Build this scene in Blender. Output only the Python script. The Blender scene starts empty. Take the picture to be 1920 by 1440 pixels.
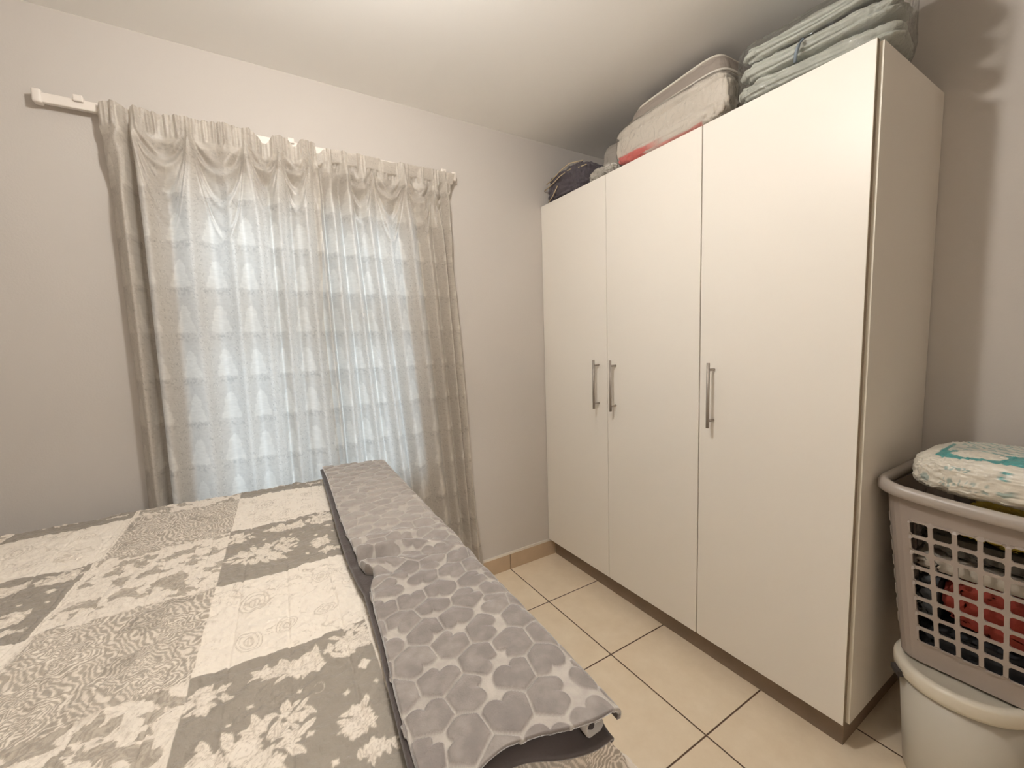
import bpy, bmesh, math, random
import numpy as np
from mathutils import Vector, Matrix

C = bpy.context.scene.collection
sc = bpy.context.scene

# ------------------------------------------------------------------ camera
cam_d = bpy.data.cameras.new('camera'); cam = bpy.data.objects.new('camera', cam_d); C.objects.link(cam)
cam_d.sensor_width = 36; cam_d.lens = 14.665; cam_d.clip_start = 0.02
_r = Vector((0.8515944, -0.52326829, -0.03126151)); _u = Vector((0.07741637, 0.06656087, 0.99477453)); _f = Vector((0.51845317, 0.84956456, -0.09719239))
cam.matrix_world = Matrix(((_r.x, _u.x, -_f.x, -1.4365), (_r.y, _u.y, -_f.y, -1.9827), (_r.z, _u.z, -_f.z, 1.2922), (0, 0, 0, 1)))
sc.camera = cam

# ------------------------------------------------------------------ daylight, exposure
w = bpy.data.worlds.new('daylight'); sc.world = w; w.use_nodes = True
bg = w.node_tree.nodes['Background']; bg.inputs[0].default_value = (0.66, 0.84, 1.0, 1); bg.inputs[1].default_value = 3.3
LAMP_STRENGTH = 460.0
HALL_FILL_STRENGTH = 640.0
LAMP_COLOR = (1.0, 0.96, 0.905)
sc.view_settings.view_transform = 'Standard'; sc.view_settings.look = 'None'
sc.view_settings.exposure = 0.31; sc.view_settings.gamma = 1.0; sc.view_settings.use_curve_mapping = False
sc.cycles.max_bounces = 10; sc.cycles.diffuse_bounces = 6; sc.cycles.transparent_max_bounces = 16
sc.cycles.use_denoising = True
try: sc.cycles.denoiser = 'OPENIMAGEDENOISE'
except Exception: pass
pd = bpy.data.lights.new('window_portal', 'AREA'); pd.shape = 'RECTANGLE'; pd.size = 0.95; pd.size_y = 1.28
try: pd.cycles.is_portal = True
except Exception: pass
po = bpy.data.objects.new('window_portal', pd); C.objects.link(po); po.location = (-1.22, 0.10, 1.26); po.rotation_euler = (-math.pi/2, 0, 0)

# ------------------------------------------------------------------ materials
def mat(name, col=(.8, .8, .8), rough=.6, metal=0., spec=.5, bump=None, var=None, sheen=0., coat=0.):
    m = bpy.data.materials.new(name); m.use_nodes = True; nt = m.node_tree; b = nt.nodes['Principled BSDF']
    b.inputs['Base Color'].default_value = (*col, 1); b.inputs['Roughness'].default_value = rough
    b.inputs['Metallic'].default_value = metal; b.inputs['Specular IOR Level'].default_value = spec
    if sheen: b.inputs['Sheen Weight'].default_value = sheen; b.inputs['Sheen Roughness'].default_value = .4
    if coat: b.inputs['Coat Weight'].default_value = coat; b.inputs['Coat Roughness'].default_value = .15
    tc = nt.nodes.new('ShaderNodeTexCoord')
    if var:   # (scale, amount)
        n = nt.nodes.new('ShaderNodeTexNoise'); n.inputs['Scale'].default_value = var[0]; n.inputs['Detail'].default_value = 5
        nt.links.new(tc.outputs['Object'], n.inputs['Vector'])
        mx = nt.nodes.new('ShaderNodeMix'); mx.data_type = 'RGBA'
        mx.inputs[6].default_value = (*[c*(1-var[1]) for c in col], 1); mx.inputs[7].default_value = (*[min(1, c*(1+var[1])) for c in col], 1)
        nt.links.new(n.outputs['Fac'], mx.inputs[0]); nt.links.new(mx.outputs[2], b.inputs['Base Color'])
    if bump:  # (scale, strength, distance)
        n = nt.nodes.new('ShaderNodeTexNoise'); n.inputs['Scale'].default_value = bump[0]; n.inputs['Detail'].default_value = 4
        nt.links.new(tc.outputs['Object'], n.inputs['Vector'])
        bp = nt.nodes.new('ShaderNodeBump'); bp.inputs['Strength'].default_value = bump[1]; bp.inputs['Distance'].default_value = bump[2]
        nt.links.new(n.outputs['Fac'], bp.inputs['Height']); nt.links.new(bp.outputs['Normal'], b.inputs['Normal'])
    return m

def ramp_attr(m, attr, stops, to='Base Color', noise=None):
    nt = m.node_tree; b = nt.nodes['Principled BSDF']
    a = nt.nodes.new('ShaderNodeAttribute'); a.attribute_name = attr
    r = nt.nodes.new('ShaderNodeValToRGB'); el = r.color_ramp.elements
    el[0].position = stops[0][0]; el[0].color = (*stops[0][1], 1); el[1].position = stops[-1][0]; el[1].color = (*stops[-1][1], 1)
    for p, c in stops[1:-1]:
        e = el.new(p); e.color = (*c, 1)
    src = a.outputs['Fac']
    if noise:
        tc = nt.nodes.new('ShaderNodeTexCoord'); n = nt.nodes.new('ShaderNodeTexNoise'); n.inputs['Scale'].default_value = noise[0]; n.inputs['Detail'].default_value = 3
        nt.links.new(tc.outputs['Object'], n.inputs['Vector'])
        ma = nt.nodes.new('ShaderNodeMath'); ma.operation = 'MULTIPLY_ADD'; ma.inputs[1].default_value = noise[1]; ma.inputs[2].default_value = -noise[1]*.5
        nt.links.new(n.outputs['Fac'], ma.inputs[0])
        ad = nt.nodes.new('ShaderNodeMath'); ad.operation = 'ADD'; nt.links.new(src, ad.inputs[0]); nt.links.new(ma.outputs[0], ad.inputs[1]); src = ad.outputs[0]
    nt.links.new(src, r.inputs[0]); nt.links.new(r.outputs[0], b.inputs[to])
    return r

M = {}
M['wall'] = mat('wall_paint', (.585, .545, .505), .75, spec=.2, bump=(160, .25, .0015), var=(3, .02))
M['ceiling'] = mat('ceiling_paint', (.92, .905, .88), .8, spec=.2, bump=(120, .15, .001))
M['door'] = mat('white_melamine', (.86, .815, .745), .38, spec=.35, bump=(220, .05, .0004))
M['side'] = mat('melamine_side', (.78, .73, .66), .5, spec=.3)
M['edge'] = mat('edge_banding', (.82, .77, .66), .45)
M['raw'] = mat('chipboard_edge', (.30, .24, .17), .8, var=(120, .3))
M['dark'] = mat('near_black_matte', (.05, .04, .035), .9)  # plain dark colour of skirting joints, bed legs and bucket clip
M['plinth'] = mat('plinth_tile_shaded', (.23, .165, .115), .5, var=(12, .25))  # skirting tile darkened: shade under the doors put into its colour
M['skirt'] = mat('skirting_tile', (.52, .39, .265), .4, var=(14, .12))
M['white'] = mat('white_plaster_bead', (.75, .70, .62), .6)
M['plastic'] = mat('white_plastic', (.80, .74, .68), .35)
M['steel'] = mat('brushed_steel', (.36, .32, .285), .48, metal=.6)
M['glassframe'] = mat('window_frame_paint', (.75, .75, .74), .5)

# floor tiles (world-metre grid)
def floor_mat():
    m = mat('floor_tiles', (.55, .41, .26), .35, spec=.45); nt = m.node_tree; b = nt.nodes['Principled BSDF']
    tc = nt.nodes.new('ShaderNodeTexCoord'); sep = nt.nodes.new('ShaderNodeSeparateXYZ'); nt.links.new(tc.outputs['Object'], sep.inputs[0])
    def M2(op, a, bb=None, cc=None):
        n = nt.nodes.new('ShaderNodeMath'); n.operation = op
        for i, v in enumerate((a, bb, cc)):
            if v is None: continue
            if isinstance(v, (int, float)): n.inputs[i].default_value = v
            else: nt.links.new(v, n.inputs[i])
        return n.outputs[0]
    t = 0.4283; g = .0052
    ds = []
    cells = []
    for ax, off in ((0, -.2803), (1, -.3782)):
        v = M2('DIVIDE', M2('SUBTRACT', sep.outputs[ax], off), t)
        cells.append(M2('FLOOR', v))
        fr = M2('SUBTRACT', v, M2('ROUND', v)); ds.append(M2('MULTIPLY', M2('ABSOLUTE', fr), t))
    d = M2('MINIMUM', ds[0], ds[1])
    mr = nt.nodes.new('ShaderNodeMapRange'); mr.inputs[1].default_value = g*.35; mr.inputs[2].default_value = g*.65
    nt.links.new(d, mr.inputs[0])
    n = nt.nodes.new('ShaderNodeTexNoise'); n.inputs['Scale'].default_value = 9; n.inputs['Detail'].default_value = 8; n.inputs['Roughness'].default_value = .65
    nt.links.new(tc.outputs['Object'], n.inputs['Vector'])
    rp = nt.nodes.new('ShaderNodeValToRGB'); e = rp.color_ramp.elements
    e[0].position = .3; e[0].color = (.80, .67, .50, 1); e[1].position = .72; e[1].color = (.89, .77, .60, 1)
    nt.links.new(n.outputs['Fac'], rp.inputs[0])
    mx = nt.nodes.new('ShaderNodeMix'); mx.data_type = 'RGBA'; mx.inputs[6].default_value = (.10, .055, .03, 1)
    nt.links.new(mr.outputs[0], mx.inputs[0]); nt.links.new(rp.outputs[0], mx.inputs[7]); nt.links.new(mx.outputs[2], b.inputs['Base Color'])
    bp = nt.nodes.new('ShaderNodeBump'); bp.inputs['Distance'].default_value = .002; bp.inputs['Strength'].default_value = .6
    nt.links.new(mr.outputs[0], bp.inputs['Height']); nt.links.new(bp.outputs['Normal'], b.inputs['Normal'])
    return m
M['floor'] = floor_mat()

# ------------------------------------------------------------------ helpers
def tag(o, label=None, cat=None, group=None, kind=None):
    if label: o['label'] = label
    if cat: o['category'] = cat
    if group: o['group'] = group
    if kind: o['kind'] = kind
    return o
def empty(name, loc=(0, 0, 0), rz=0):
    o = bpy.data.objects.new(name, None); C.objects.link(o); o.location = loc; o.rotation_euler = (0, 0, rz); o.empty_display_size = .1
    return o
def obj(name, bm, m, parent=None, smooth=False):
    me = bpy.data.meshes.new(name)
    bmesh.ops.recalc_face_normals(bm, faces=bm.faces)
    bm.to_mesh(me); bm.free()
    for mm in (m if isinstance(m, (list, tuple)) else [m]): me.materials.append(mm)
    if smooth:
        for p in me.polygons: p.use_smooth = True
    o = bpy.data.objects.new(name, me); C.objects.link(o)
    if parent:
        o.parent = parent; pl = Vector((0, 0, 0)); q = parent
        while q: pl += Vector(q.location); q = q.parent
        me.transform(Matrix.Translation(-pl))
    return o
def box(bm, x0, x1, y0, y1, z0, z1, bev=0, mi=0):
    vs = [bm.verts.new((x, y, z)) for x in (x0, x1) for y in (y0, y1) for z in (z0, z1)]
    idx = [(0, 1, 3, 2), (4, 6, 7, 5), (0, 4, 5, 1), (2, 3, 7, 6), (0, 2, 6, 4), (1, 5, 7, 3)]
    fs = []
    for f in idx:
        ff = bm.faces.new([vs[i] for i in f]); ff.material_index = mi; fs.append(ff)
    if bev:
        es = list({e for f in fs for e in f.edges})
        bmesh.ops.bevel(bm, geom=es, offset=bev, segments=2, affect='EDGES', profile=.5)
def bx(name, dims, m, parent=None, bev=0):
    bm = bmesh.new(); box(bm, *dims, bev=bev); return obj(name, bm, m, parent)
def tube(bm, pts, r, seg=10, cap=True, closed=False):
    pts = [Vector(p) for p in pts]; n = len(pts); rings = []
    for i, p in enumerate(pts):
        if closed: d = pts[(i+1) % n] - pts[i-1]
        else: d = pts[min(i+1, n-1)] - pts[max(i-1, 0)]
        d.normalize(); a = Vector((0, 0, 1)) if abs(d.z) < .9 else Vector((1, 0, 0))
        s = d.cross(a).normalized(); t = d.cross(s)
        rr = r[i] if isinstance(r, (list, tuple)) else r
        rings.append([bm.verts.new(p + rr*(math.cos(2*math.pi*k/seg)*s + math.sin(2*math.pi*k/seg)*t)) for k in range(seg)])
    for i in range(n if closed else n-1):
        A, B = rings[i], rings[(i+1) % n]
        for k in range(seg): bm.faces.new((A[k], A[(k+1) % seg], B[(k+1) % seg], B[k]))
    if cap and not closed: bm.faces.new(rings[0]); bm.faces.new(rings[-1][::-1])
def lathe(bm, prof, cx, cy, seg=48):
    rings = [[bm.verts.new((cx + r*math.cos(2*math.pi*k/seg), cy + r*math.sin(2*math.pi*k/seg), z)) for k in range(seg)] for r, z in prof]
    for A, B in zip(rings, rings[1:]):
        for k in range(seg): bm.faces.new((A[k], A[(k+1) % seg], B[(k+1) % seg], B[k]))

_rs = np.random.RandomState(7); _tab = _rs.rand(256, 256)
def vn(x, y, seed=0):
    x = np.asarray(x, float) + seed*17.13; y = np.asarray(y, float) + seed*31.7
    xi = np.floor(x).astype(int); yi = np.floor(y).astype(int); fx = x-xi; fy = y-yi
    fx = fx*fx*(3-2*fx); fy = fy*fy*(3-2*fy)
    g = lambda a, b: _tab[a & 255, b & 255]
    return (g(xi, yi)*(1-fx)+g(xi+1, yi)*fx)*(1-fy) + (g(xi, yi+1)*(1-fx)+g(xi+1, yi+1)*fx)*fy
def fbm(x, y, seed=0, o=4):
    s = 0; a = .5; t = 0
    for i in range(o): s = s + a*vn(x*2**i, y*2**i, seed+i*3); t += a; a *= .5
    return s/t
def sst(a, b, x):
    t = np.clip((x-a)/(b-a), 0, 1); return t*t*(3-2*t)
def gmesh(name, P, m, parent=None, attrs=None, wrapu=False, drop=None, solid=0):
    """P: (n, m, 3) grid of points -> one smooth mesh; attrs {name: (n,m)}."""
    n, k, _ = P.shape; P = P.copy()
    if parent is not None: P = P - np.array(parent.location)
    idx = np.arange(n*k).reshape(n, k)
    a, b, c, d = idx[:-1, :-1], idx[1:, :-1], idx[1:, 1:], idx[:-1, 1:]
    q = np.stack([a, b, c, d], -1).reshape(-1, 4)
    if wrapu:
        q2 = np.stack([idx[-1, :-1], idx[0, :-1], idx[0, 1:], idx[-1, 1:]], -1).reshape(-1, 4); q = np.concatenate([q, q2])
    if drop is not None: q = q[~drop.reshape(-1)]
    me = bpy.data.meshes.new(name); me.vertices.add(n*k); me.vertices.foreach_set('co', P.reshape(-1).astype(np.float32))
    me.loops.add(len(q)*4); me.loops.foreach_set('vertex_index', q.reshape(-1).astype(np.int32))
    me.polygons.add(len(q)); me.polygons.foreach_set('loop_start', np.arange(0, len(q)*4, 4, dtype=np.int32))
    me.polygons.foreach_set('use_smooth', np.ones(len(q), bool))
    me.update(calc_edges=True)
    for an, av in (attrs or {}).items():
        at = me.attributes.new(an, 'FLOAT', 'POINT'); at.data.foreach_set('value', av.reshape(-1).astype(np.float32))
    for mm in (m if isinstance(m, (list, tuple)) else [m]): me.materials.append(mm)
    me.validate()
    o = bpy.data.objects.new(name, me); C.objects.link(o)
    if parent is not None: o.parent = parent
    if solid:
        s = o.modifiers.new('thickness', 'SOLIDIFY'); s.thickness = solid; s.offset = 0
    return o

# ------------------------------------------------------------------ the room
XL, XR, YB, H = -3.0, 0.518, -2.85, 2.402
WX0, WX1, WZ0, WZ1 = -1.68, -0.76, 0.62, 1.90
def structure(name, dims, m):
    return tag(bx(name, dims, m), kind='structure')
structure('floor', (XL-.1, XR+.1, YB-.1, .16, -.1, 0), M['floor'])
structure('ceiling', (XL-.1, XR+.1, YB-.1, .16, H, H+.1), M['ceiling'])
structure('wall_right', (XR, XR+.1, YB-.1, .16, 0, H), M['wall'])
structure('wall_left', (XL-.1, XL, YB-.1, .16, 0, H), M['wall'])
DX0, DX1, DZ = -1.95, -1.08, 2.04  # unseen doorway added to let fill light in from the passage
bm = bmesh.new(); box(bm, XL, DX0, YB-.1, YB, 0, H); box(bm, DX1, XR, YB-.1, YB, 0, H); box(bm, DX0, DX1, YB-.1, YB, DZ, H)
tag(obj('wall_front', bm, M['wall']), kind='structure')
bm = bmesh.new()
for a_ in ((DX0-.05, DX0+.02), (DX1-.02, DX1+.05)): box(bm, *a_, YB-.11, YB+.01, 0, DZ)
box(bm, DX0-.05, DX1+.05, YB-.11, YB+.01, DZ-.02, DZ+.05)
tag(obj('added_doorway_1', bm, M['door']), kind='structure')
# unseen passage added behind the camera to house the fill bulb
HX0, HX1, HY0, HY1 = -2.7, -.3, -4.3, YB-.1
structure('floor_added_passage', (HX0-.1, HX1+.1, HY0-.1, HY1-.001, -.1, 0), M['floor'])
structure('ceiling_added_passage', (HX0-.1, HX1+.1, HY0-.1, HY1-.001, H, H+.1), M['ceiling'])
structure('wall_added_passage_left', (HX0-.1, HX0, HY0, HY1-.001, 0, H), M['wall'])
structure('wall_added_passage_right', (HX1, HX1+.1, HY0, HY1-.001, 0, H), M['wall'])
structure('wall_added_passage_far', (HX0-.1, HX1+.1, HY0-.1, HY0, 0, H), M['wall'])
bm = bmesh.new()
box(bm, XL, WX0, 0, .16, 0, H); box(bm, WX1, XR, 0, .16, 0, H); box(bm, WX0, WX1, 0, .16, 0, WZ0); box(bm, WX0, WX1, 0, .16, WZ1, H)
tag(obj('wall_back', bm, M['wall']), kind='structure')
# window
wd = tag(empty('window_1', (0, 0, 0)), kind='structure')
bm = bmesh.new(); f = .045
for d in ((WX0, WX0+f), (WX1-f, WX1), (-1.245, -1.195)): box(bm, *d, .07, .12, WZ0, WZ1)
for z in (WZ0, WZ1-f, 1.40): box(bm, WX0+f, WX1-f, .072, .118, z, z+f)
tag(obj('window_frame', bm, M['glassframe'], wd), kind='structure')
gm = bpy.data.materials.new('window_glass'); gm.use_nodes = True; nt = gm.node_tree; nt.nodes.clear()
o_ = nt.nodes.new('ShaderNodeOutputMaterial'); mx = nt.nodes.new('ShaderNodeMixShader'); tr = nt.nodes.new('ShaderNodeBsdfTransparent'); gl = nt.nodes.new('ShaderNodeBsdfGlossy')
gl.inputs['Roughness'].default_value = .02; fr = nt.nodes.new('ShaderNodeFresnel')
nt.links.new(fr.outputs[0], mx.inputs[0]); nt.links.new(tr.outputs[0], mx.inputs[1]); nt.links.new(gl.outputs[0], mx.inputs[2]); nt.links.new(mx.outputs[0], o_.inputs[0])
bm = bmesh.new(); box(bm, WX0+f, WX1-f, .093, .097, WZ0+f, WZ1-f)
tag(obj('glass_pane', bm, gm, wd), kind='structure')
# skirting
def skirting(name, horizontal, a, b, pos, sgn):
    bm = bmesh.new(); t = .4283; off = -.2803 if horizontal else -.3782
    k0 = math.floor((a-off)/t); x = off + k0*t
    while x < b:
        s0, s1 = max(x+.002, a), min(x+t-.002, b)
        if s1 > s0:
            d = sorted((pos, pos+sgn*.010))
            if horizontal: box(bm, s0, s1, d[0], d[1], 0, .088)
            else: box(bm, d[0], d[1], s0, s1, 0, .088)
        x += t
    d = sorted((pos, pos+sgn*.009))
    if horizontal: box(bm, a, b, d[0], d[1], .088, .100, mi=1)
    else: box(bm, d[0], d[1], a, b, .088, .100, mi=1)
    d = sorted((pos, pos+sgn*.006))
    if horizontal: box(bm, a, b, d[0], d[1], 0, .088, mi=2)
    else: box(bm, d[0], d[1], a, b, 0, .088, mi=2)
    tag(obj(name, bm, [M['skirt'], M['white'], M['dark']]), kind='structure')
skirting('baseboard_back', True, XL+.011, .043, 0, -1)
skirting('baseboard_right', False, YB+.011, -1.53, XR, -1)
skirting('baseboard_left', False, YB+.011, -.012, XL, 1)
skirting('baseboard_front', True, DX1+.055, XR-.011, YB, 1)

LX, LY = -1.22, -1.20
# ceiling lamp (above the frame, lights the room)
cl = tag(empty('ceiling_lamp', (LX, LY, H)), 'bare bulb ceiling lamp hanging over the bed', 'lamp')
bm = bmesh.new(); lathe(bm, [(0, H), (.05, H), (.05, H-.015), (.02, H-.03), (.018, H-.099), (0, H-.099)], LX, LY, 24); obj('socket', bm, M['plastic'], cl, True)
em = bpy.data.materials.new('bulb_glow'); em.use_nodes = True; b_ = em.node_tree.nodes['Principled BSDF']
b_.inputs['Emission Color'].default_value = (*LAMP_COLOR, 1); b_.inputs['Emission Strength'].default_value = LAMP_STRENGTH
bm = bmesh.new(); bmesh.ops.create_uvsphere(bm, u_segments=24, v_segments=16, radius=.042, matrix=Matrix.Translation((LX, LY, H-.150)))
obj('bulb', bm, em, cl, True)
fill_lamp = cl.copy(); C.objects.link(fill_lamp); fill_lamp.location = (-1.30, -3.55, H); fill_lamp['label'] = 'added fill bulb in the unseen passage behind the camera'  # second bulb added to lift the shaded wardrobe side and right wall
for ch in cl.children:
    d = ch.copy(); C.objects.link(d); d.parent = fill_lamp
    if ch.name.startswith('bulb'):
        d.data = ch.data.copy(); fill_glow = em.copy(); d.data.materials[0] = fill_glow
        fill_glow.node_tree.nodes['Principled BSDF'].inputs['Emission Strength'].default_value = HALL_FILL_STRENGTH

# ------------------------------------------------------------------ wardrobe
Wd = tag(empty('wardrobe', (.26, -.75, 0)), 'tall cream three-door wardrobe with steel bar handles in the corner', 'wardrobe')
ZT, ZB = 2.052, .102
bm = bmesh.new()
box(bm, .022, XR-.004, -1.509, -1.493, ZB, ZT-.004)
box(bm, .022, XR-.004, -.020, -.004, ZB, ZT-.004)
box(bm, .022, XR-.004, -1.493, -.020, ZB, ZB+.016); box(bm, .022, XR-.004, -1.493, -.020, ZT-.02, ZT-.004)
box(bm, XR-.010, XR-.004, -1.493, -.020, ZB+.016, ZT-.02)
box(bm, .03, XR-.010, -1.010, -.994, ZB+.016, ZT-.02)
obj('carcass', bm, M['side'], Wd)
bm = bmesh.new(); box(bm, .0205, .022, -1.509, -1.495, ZB, ZT-.004); obj('edge_strip', bm, M['edge'], Wd)
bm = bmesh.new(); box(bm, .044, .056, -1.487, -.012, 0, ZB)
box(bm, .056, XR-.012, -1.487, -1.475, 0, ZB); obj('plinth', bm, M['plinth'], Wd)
for (a, b_, hy) in ((-.5110, -.003, -.455), (-1.0005, -.5140, -.568), (-1.5000, -1.0050, -1.062)):
    bm = bmesh.new(); box(bm, 0, .016, a, b_, ZB-.002, ZT, bev=.0012)
    d = obj('door', bm, M['door'], Wd)
    # bake: door origin equals the wardrobe's, so children use the same frame
    h_bm = bmesh.new(); tube(h_bm, [(-.036, hy, .958), (-.036, hy, 1.198)], .0058, 14)
    h = obj('handle', h_bm, M['steel'], d, True)
    for z in (.984, 1.173):
        bm = bmesh.new(); tube(bm, [(0.0, hy, z), (-.0310, hy, z)], .0046, 10); obj('handle_post', bm, M['steel'], h, True)
# chipboard edge of the near door (raw brownish strip)
bm = bmesh.new(); box(bm, .0008, .0155, -1.5008, -1.4998, ZB, ZT-.001); obj('raw_edge', bm, M['raw'], Wd)

# ------------------------------------------------------------------ bed: base, mattress, quilt, blanket
SH = .045
def shear(q, y): return q + SH*y
bed = tag(empty('bed', (-1.95, -.87, 0)), 'double bed under a patchwork quilt, standing beside the window', 'bed')
def qbox(bm, q0, q1, y0, y1, z0, z1, bev=0):
    n0 = len(bm.verts); box(bm, q0, q1, y0, y1, z0, z1, bev=bev)
    bm.verts.ensure_lookup_table()
    for v in list(bm.verts)[n0:] if not bev else bm.verts: pass
    return n0
bedm = mat('bed_base_fabric', (.12, .10, .09), .9, bump=(300, .3, .001)); matt = mat('mattress_ticking', (.62, .58, .52), .8, bump=(200, .2, .001))
for nm, dims, mm, bev in (('base', (-2.86, -1.03, -1.55, -.20, .12, .46), bedm, .015), ('mattress', (-2.86, -1.04, -1.55, -.20, .461, .745), matt, .04)):
    bm = bmesh.new(); box(bm, *dims, bev=bev)
    for v in bm.verts: v.co.x += SH*v.co.y
    obj(nm, bm, mm, bed, bev > .02)
for x in (-2.8, -1.15):
    for y in (-1.48, -.27):
        bm = bmesh.new(); xx = x+SH*y; tube(bm, [(xx, y, 0), (xx, y, .125)], [.02, .026], 14); obj('leg', bm, M['dark'], bed, True)
bm = bmesh.new(); box(bm, -2.985, -2.935, -1.62, -.12, 0, 1.15, bev=.012); obj('headboard', bm, bedm, bed)

# --- quilt pattern
def ease_line(d, w, s=.0008): return 1 - sst(w-s, w+s, np.abs(d))
def quilt_pattern(q, v):
    """0..1: 0 grey ground, .55 taupe, 1 cream"""
    cols = [-3.2, -2.93, -2.64, -2.36, -2.08, -1.80, -1.51, -1.245, -.955, -.68, -.4]; types = [1, 0, 1, 0, 1, 0, 1, 0, 1, 0]
    # types: 0 damask 1 patch -> make -1.51..-1.245 patch
    ctype = np.zeros_like(q, int); cleft = np.zeros_like(q)
    base = [0]*10
    for i in range(10):
        mk = (q >= cols[i]) & (q < cols[i+1]); t = 1 if (i % 2 == 0) else 0
        ctype[mk] = t; cleft[mk] = cols[i]
    # i=6 -> -1.51..-1.245 even -> patch (1); i=5 -> damask (0); i=4 -> patch (1)
    per = .622
    w = (-(v + .565)) % per       # 0..~.31 grey, .335.. cream
    grey = w < .322
    rng = np.random.RandomState(3)
    wx = fbm(q*30, v*30, 1, 3)-.5; wy = fbm(q*30, v*30, 5, 3)-.5
    out = np.zeros_like(q)
    # --- grey patch ground (slightly mottled) with flowers
    fl = np.zeros_like(q)
    qa = q - cleft; W = .27; wl = np.where(grey, w, 0)
    def flower(cx, cy, R, ph=0, n=5, sq=1.0):
        nonlocal fl
        dx = qa-cx; dy = (wl-cy)*sq
        mk = (np.abs(dx) < R*1.5) & (np.abs(dy) < R*1.5) & grey & (ctype == 1)
        if not mk.any(): return
        x = dx[mk]; y = dy[mk]; r = np.hypot(x, y); th = np.arctan2(y, x)
        rr = R*(1+.16*np.cos(n*th+ph)+.06*np.cos((2*n+1)*th+ph*2))
        ins = 1-sst(-.0008, .0008, r-rr)
        sp = (r/R*2.3 + th/(2*math.pi) + .12*np.sin(3*th+ph)) % 1
        line = np.clip(1-np.abs(sp-.5)*2/.22, 0, 1)*(r > R*.12)
        edge = np.clip(1-np.abs(r-rr+.0012)/.0012, 0, 1)
        val = ins*(1-.38*np.maximum(line**1.5, edge*.5))
        fl[mk] = np.maximum(fl[mk]*(1-ins), val)
    def leaf(cx, cy, L, wd_, ang):
        nonlocal fl
        dx = qa-cx; dy = wl-cy
        mk = (np.abs(dx) < L) & (np.abs(dy) < L) & grey & (ctype == 1)
        if not mk.any(): return
        x = dx[mk]*math.cos(ang)+dy[mk]*math.sin(ang); y = -dx[mk]*math.sin(ang)+dy[mk]*math.cos(ang)
        t = x/L+.5; wdt = wd_*np.sin(np.clip(t, 0, 1)*math.pi)**.8
        ins = (1-sst(-.0007, .0007, np.abs(y)-wdt))*((t > 0) & (t < 1))
        vein = np.clip(1-np.abs(y)/.0009, 0, 1) + .6*np.clip(1-np.abs(((x-np.abs(y)*.9) % .006)-.003)/.0009, 0, 1)*(np.abs(y) > .001)
        val = ins*(1-.4*np.clip(vein, 0, 1))
        fl[mk] = np.maximum(fl[mk]*(1-ins), val)
    def cluster(cx, cy, sx, sy, nf, nl, R, seed):
        r2 = np.random.RandomState(seed)
        for i in range(nl):
            a = r2.rand()*6.28; d = .6+.5*r2.rand()
            leaf(cx+sx*d*math.cos(a), cy+sy*d*math.sin(a), R*(1.9+r2.rand()), R*.42, a+r2.randn()*.5)
        for i in range(nf):
            a = r2.rand()*6.28; d = math.sqrt(r2.rand())*.85
            flower(cx+sx*d*math.cos(a), cy+sy*d*math.sin(a), R*(.6+.6*r2.rand()), r2.rand()*6)
    cluster(.185, .055, .088, .022, 24, 26, .0128, 11)      # garland along the top right
    cluster(.235, .030, .030, .030, 6, 8, .011, 12)
    cluster(.105, .045, .020, .018, 2, 8, .010, 19)
    cluster(.085, .195, .068, .055, 18, 26, .0155, 13)       # big bouquet
    cluster(.130, .155, .045, .022, 5, 12, .010, 14)
    cluster(.222, .215, .020, .030, 8, 10, .0115, 15)         # small bouquet
    cluster(.022, .058, .032, .026, 9, 9, .0115, 16)         # spills over the left seam
    cluster(.235, .275, .030, .010, 3, 8, .010, 17)
    for (a, b_, R) in ((.085, .105, .005), (.160, .205, .0055), (.212, .160, .005), (.150, .110, .004), (.245, .120, .009), (.060, .125, .004), (.255, .165, .004), (.185, .262, .005), (.03, .15, .004)):
        flower(a, b_, R, a*50, 4)
    ring = np.clip(1-np.abs(np.hypot(qa-.175, wl-.125)-.009)/.0011, 0, 1)*(grey & (ctype == 1))*(qa > .17)
    fl = np.maximum(fl, ring*.8)
    patch_grey = .06 + .05*(fbm(q*90, v*90, 9, 2)-.5) + fl*.86
    # --- cream patch with fine taupe scrolls and ovals
    wc = w-.322
    def oval(cx, cy, a, b_, rot=0):
        x = (qa-cx); y = (wc-cy); xr = x*math.cos(rot)+y*math.sin(rot); yr = -x*math.sin(rot)+y*math.cos(rot)
        return np.hypot(xr/a, yr/b_)
    line = np.zeros_like(q)
    for (cx, cy, a, b_, rot) in ((.077, .112, .026, .036, .2), (.205, .085, .018, .022, 0), (.075, .245, .020, .028, -.3), (.135, .225, .018, .022, .3), (.205, .215, .022, .018, 0), (.045, .06, .012, .012, 0), (.15, .05, .015, .012, 0)):
        o = oval(cx, cy, a, b_, rot) + wx*.15
        for rr, ww in ((1.0, .06), (.72, .05), (.35, .07)): line = np.maximum(line, np.clip(1-np.abs(o-rr)/ww, 0, 1))
        line = np.maximum(line, (o < .3)*.4*(np.sin(q*900+wy*20) > 0))
    n1 = fbm(q*26+wx*1.4, v*26+wy*1.4, 21, 3)
    scr = np.clip(1-np.abs(n1-.5)/.016, 0, 1)*sst(.45, .6, fbm(q*11, v*11, 33, 2))
    n2 = fbm(q*48+wx*2, v*48+wy*2, 25, 2)
    scr = np.maximum(scr, np.clip(1-np.abs(n2-.5)/.03, 0, 1)*sst(.5, .6, fbm(q*9, v*9, 37, 2))*.8)
    line = np.maximum(line*.7, scr*.65)
    patch_cream = .98 - line*.62 + .03*(fbm(q*60, v*60, 8, 2)-.5)
    patch = np.where(grey, patch_grey, patch_cream)
    # --- damask column
    cx = (qa % .145)-.0725; cy = ((v+.03*np.sign(cx)) % .150)-.075
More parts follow.
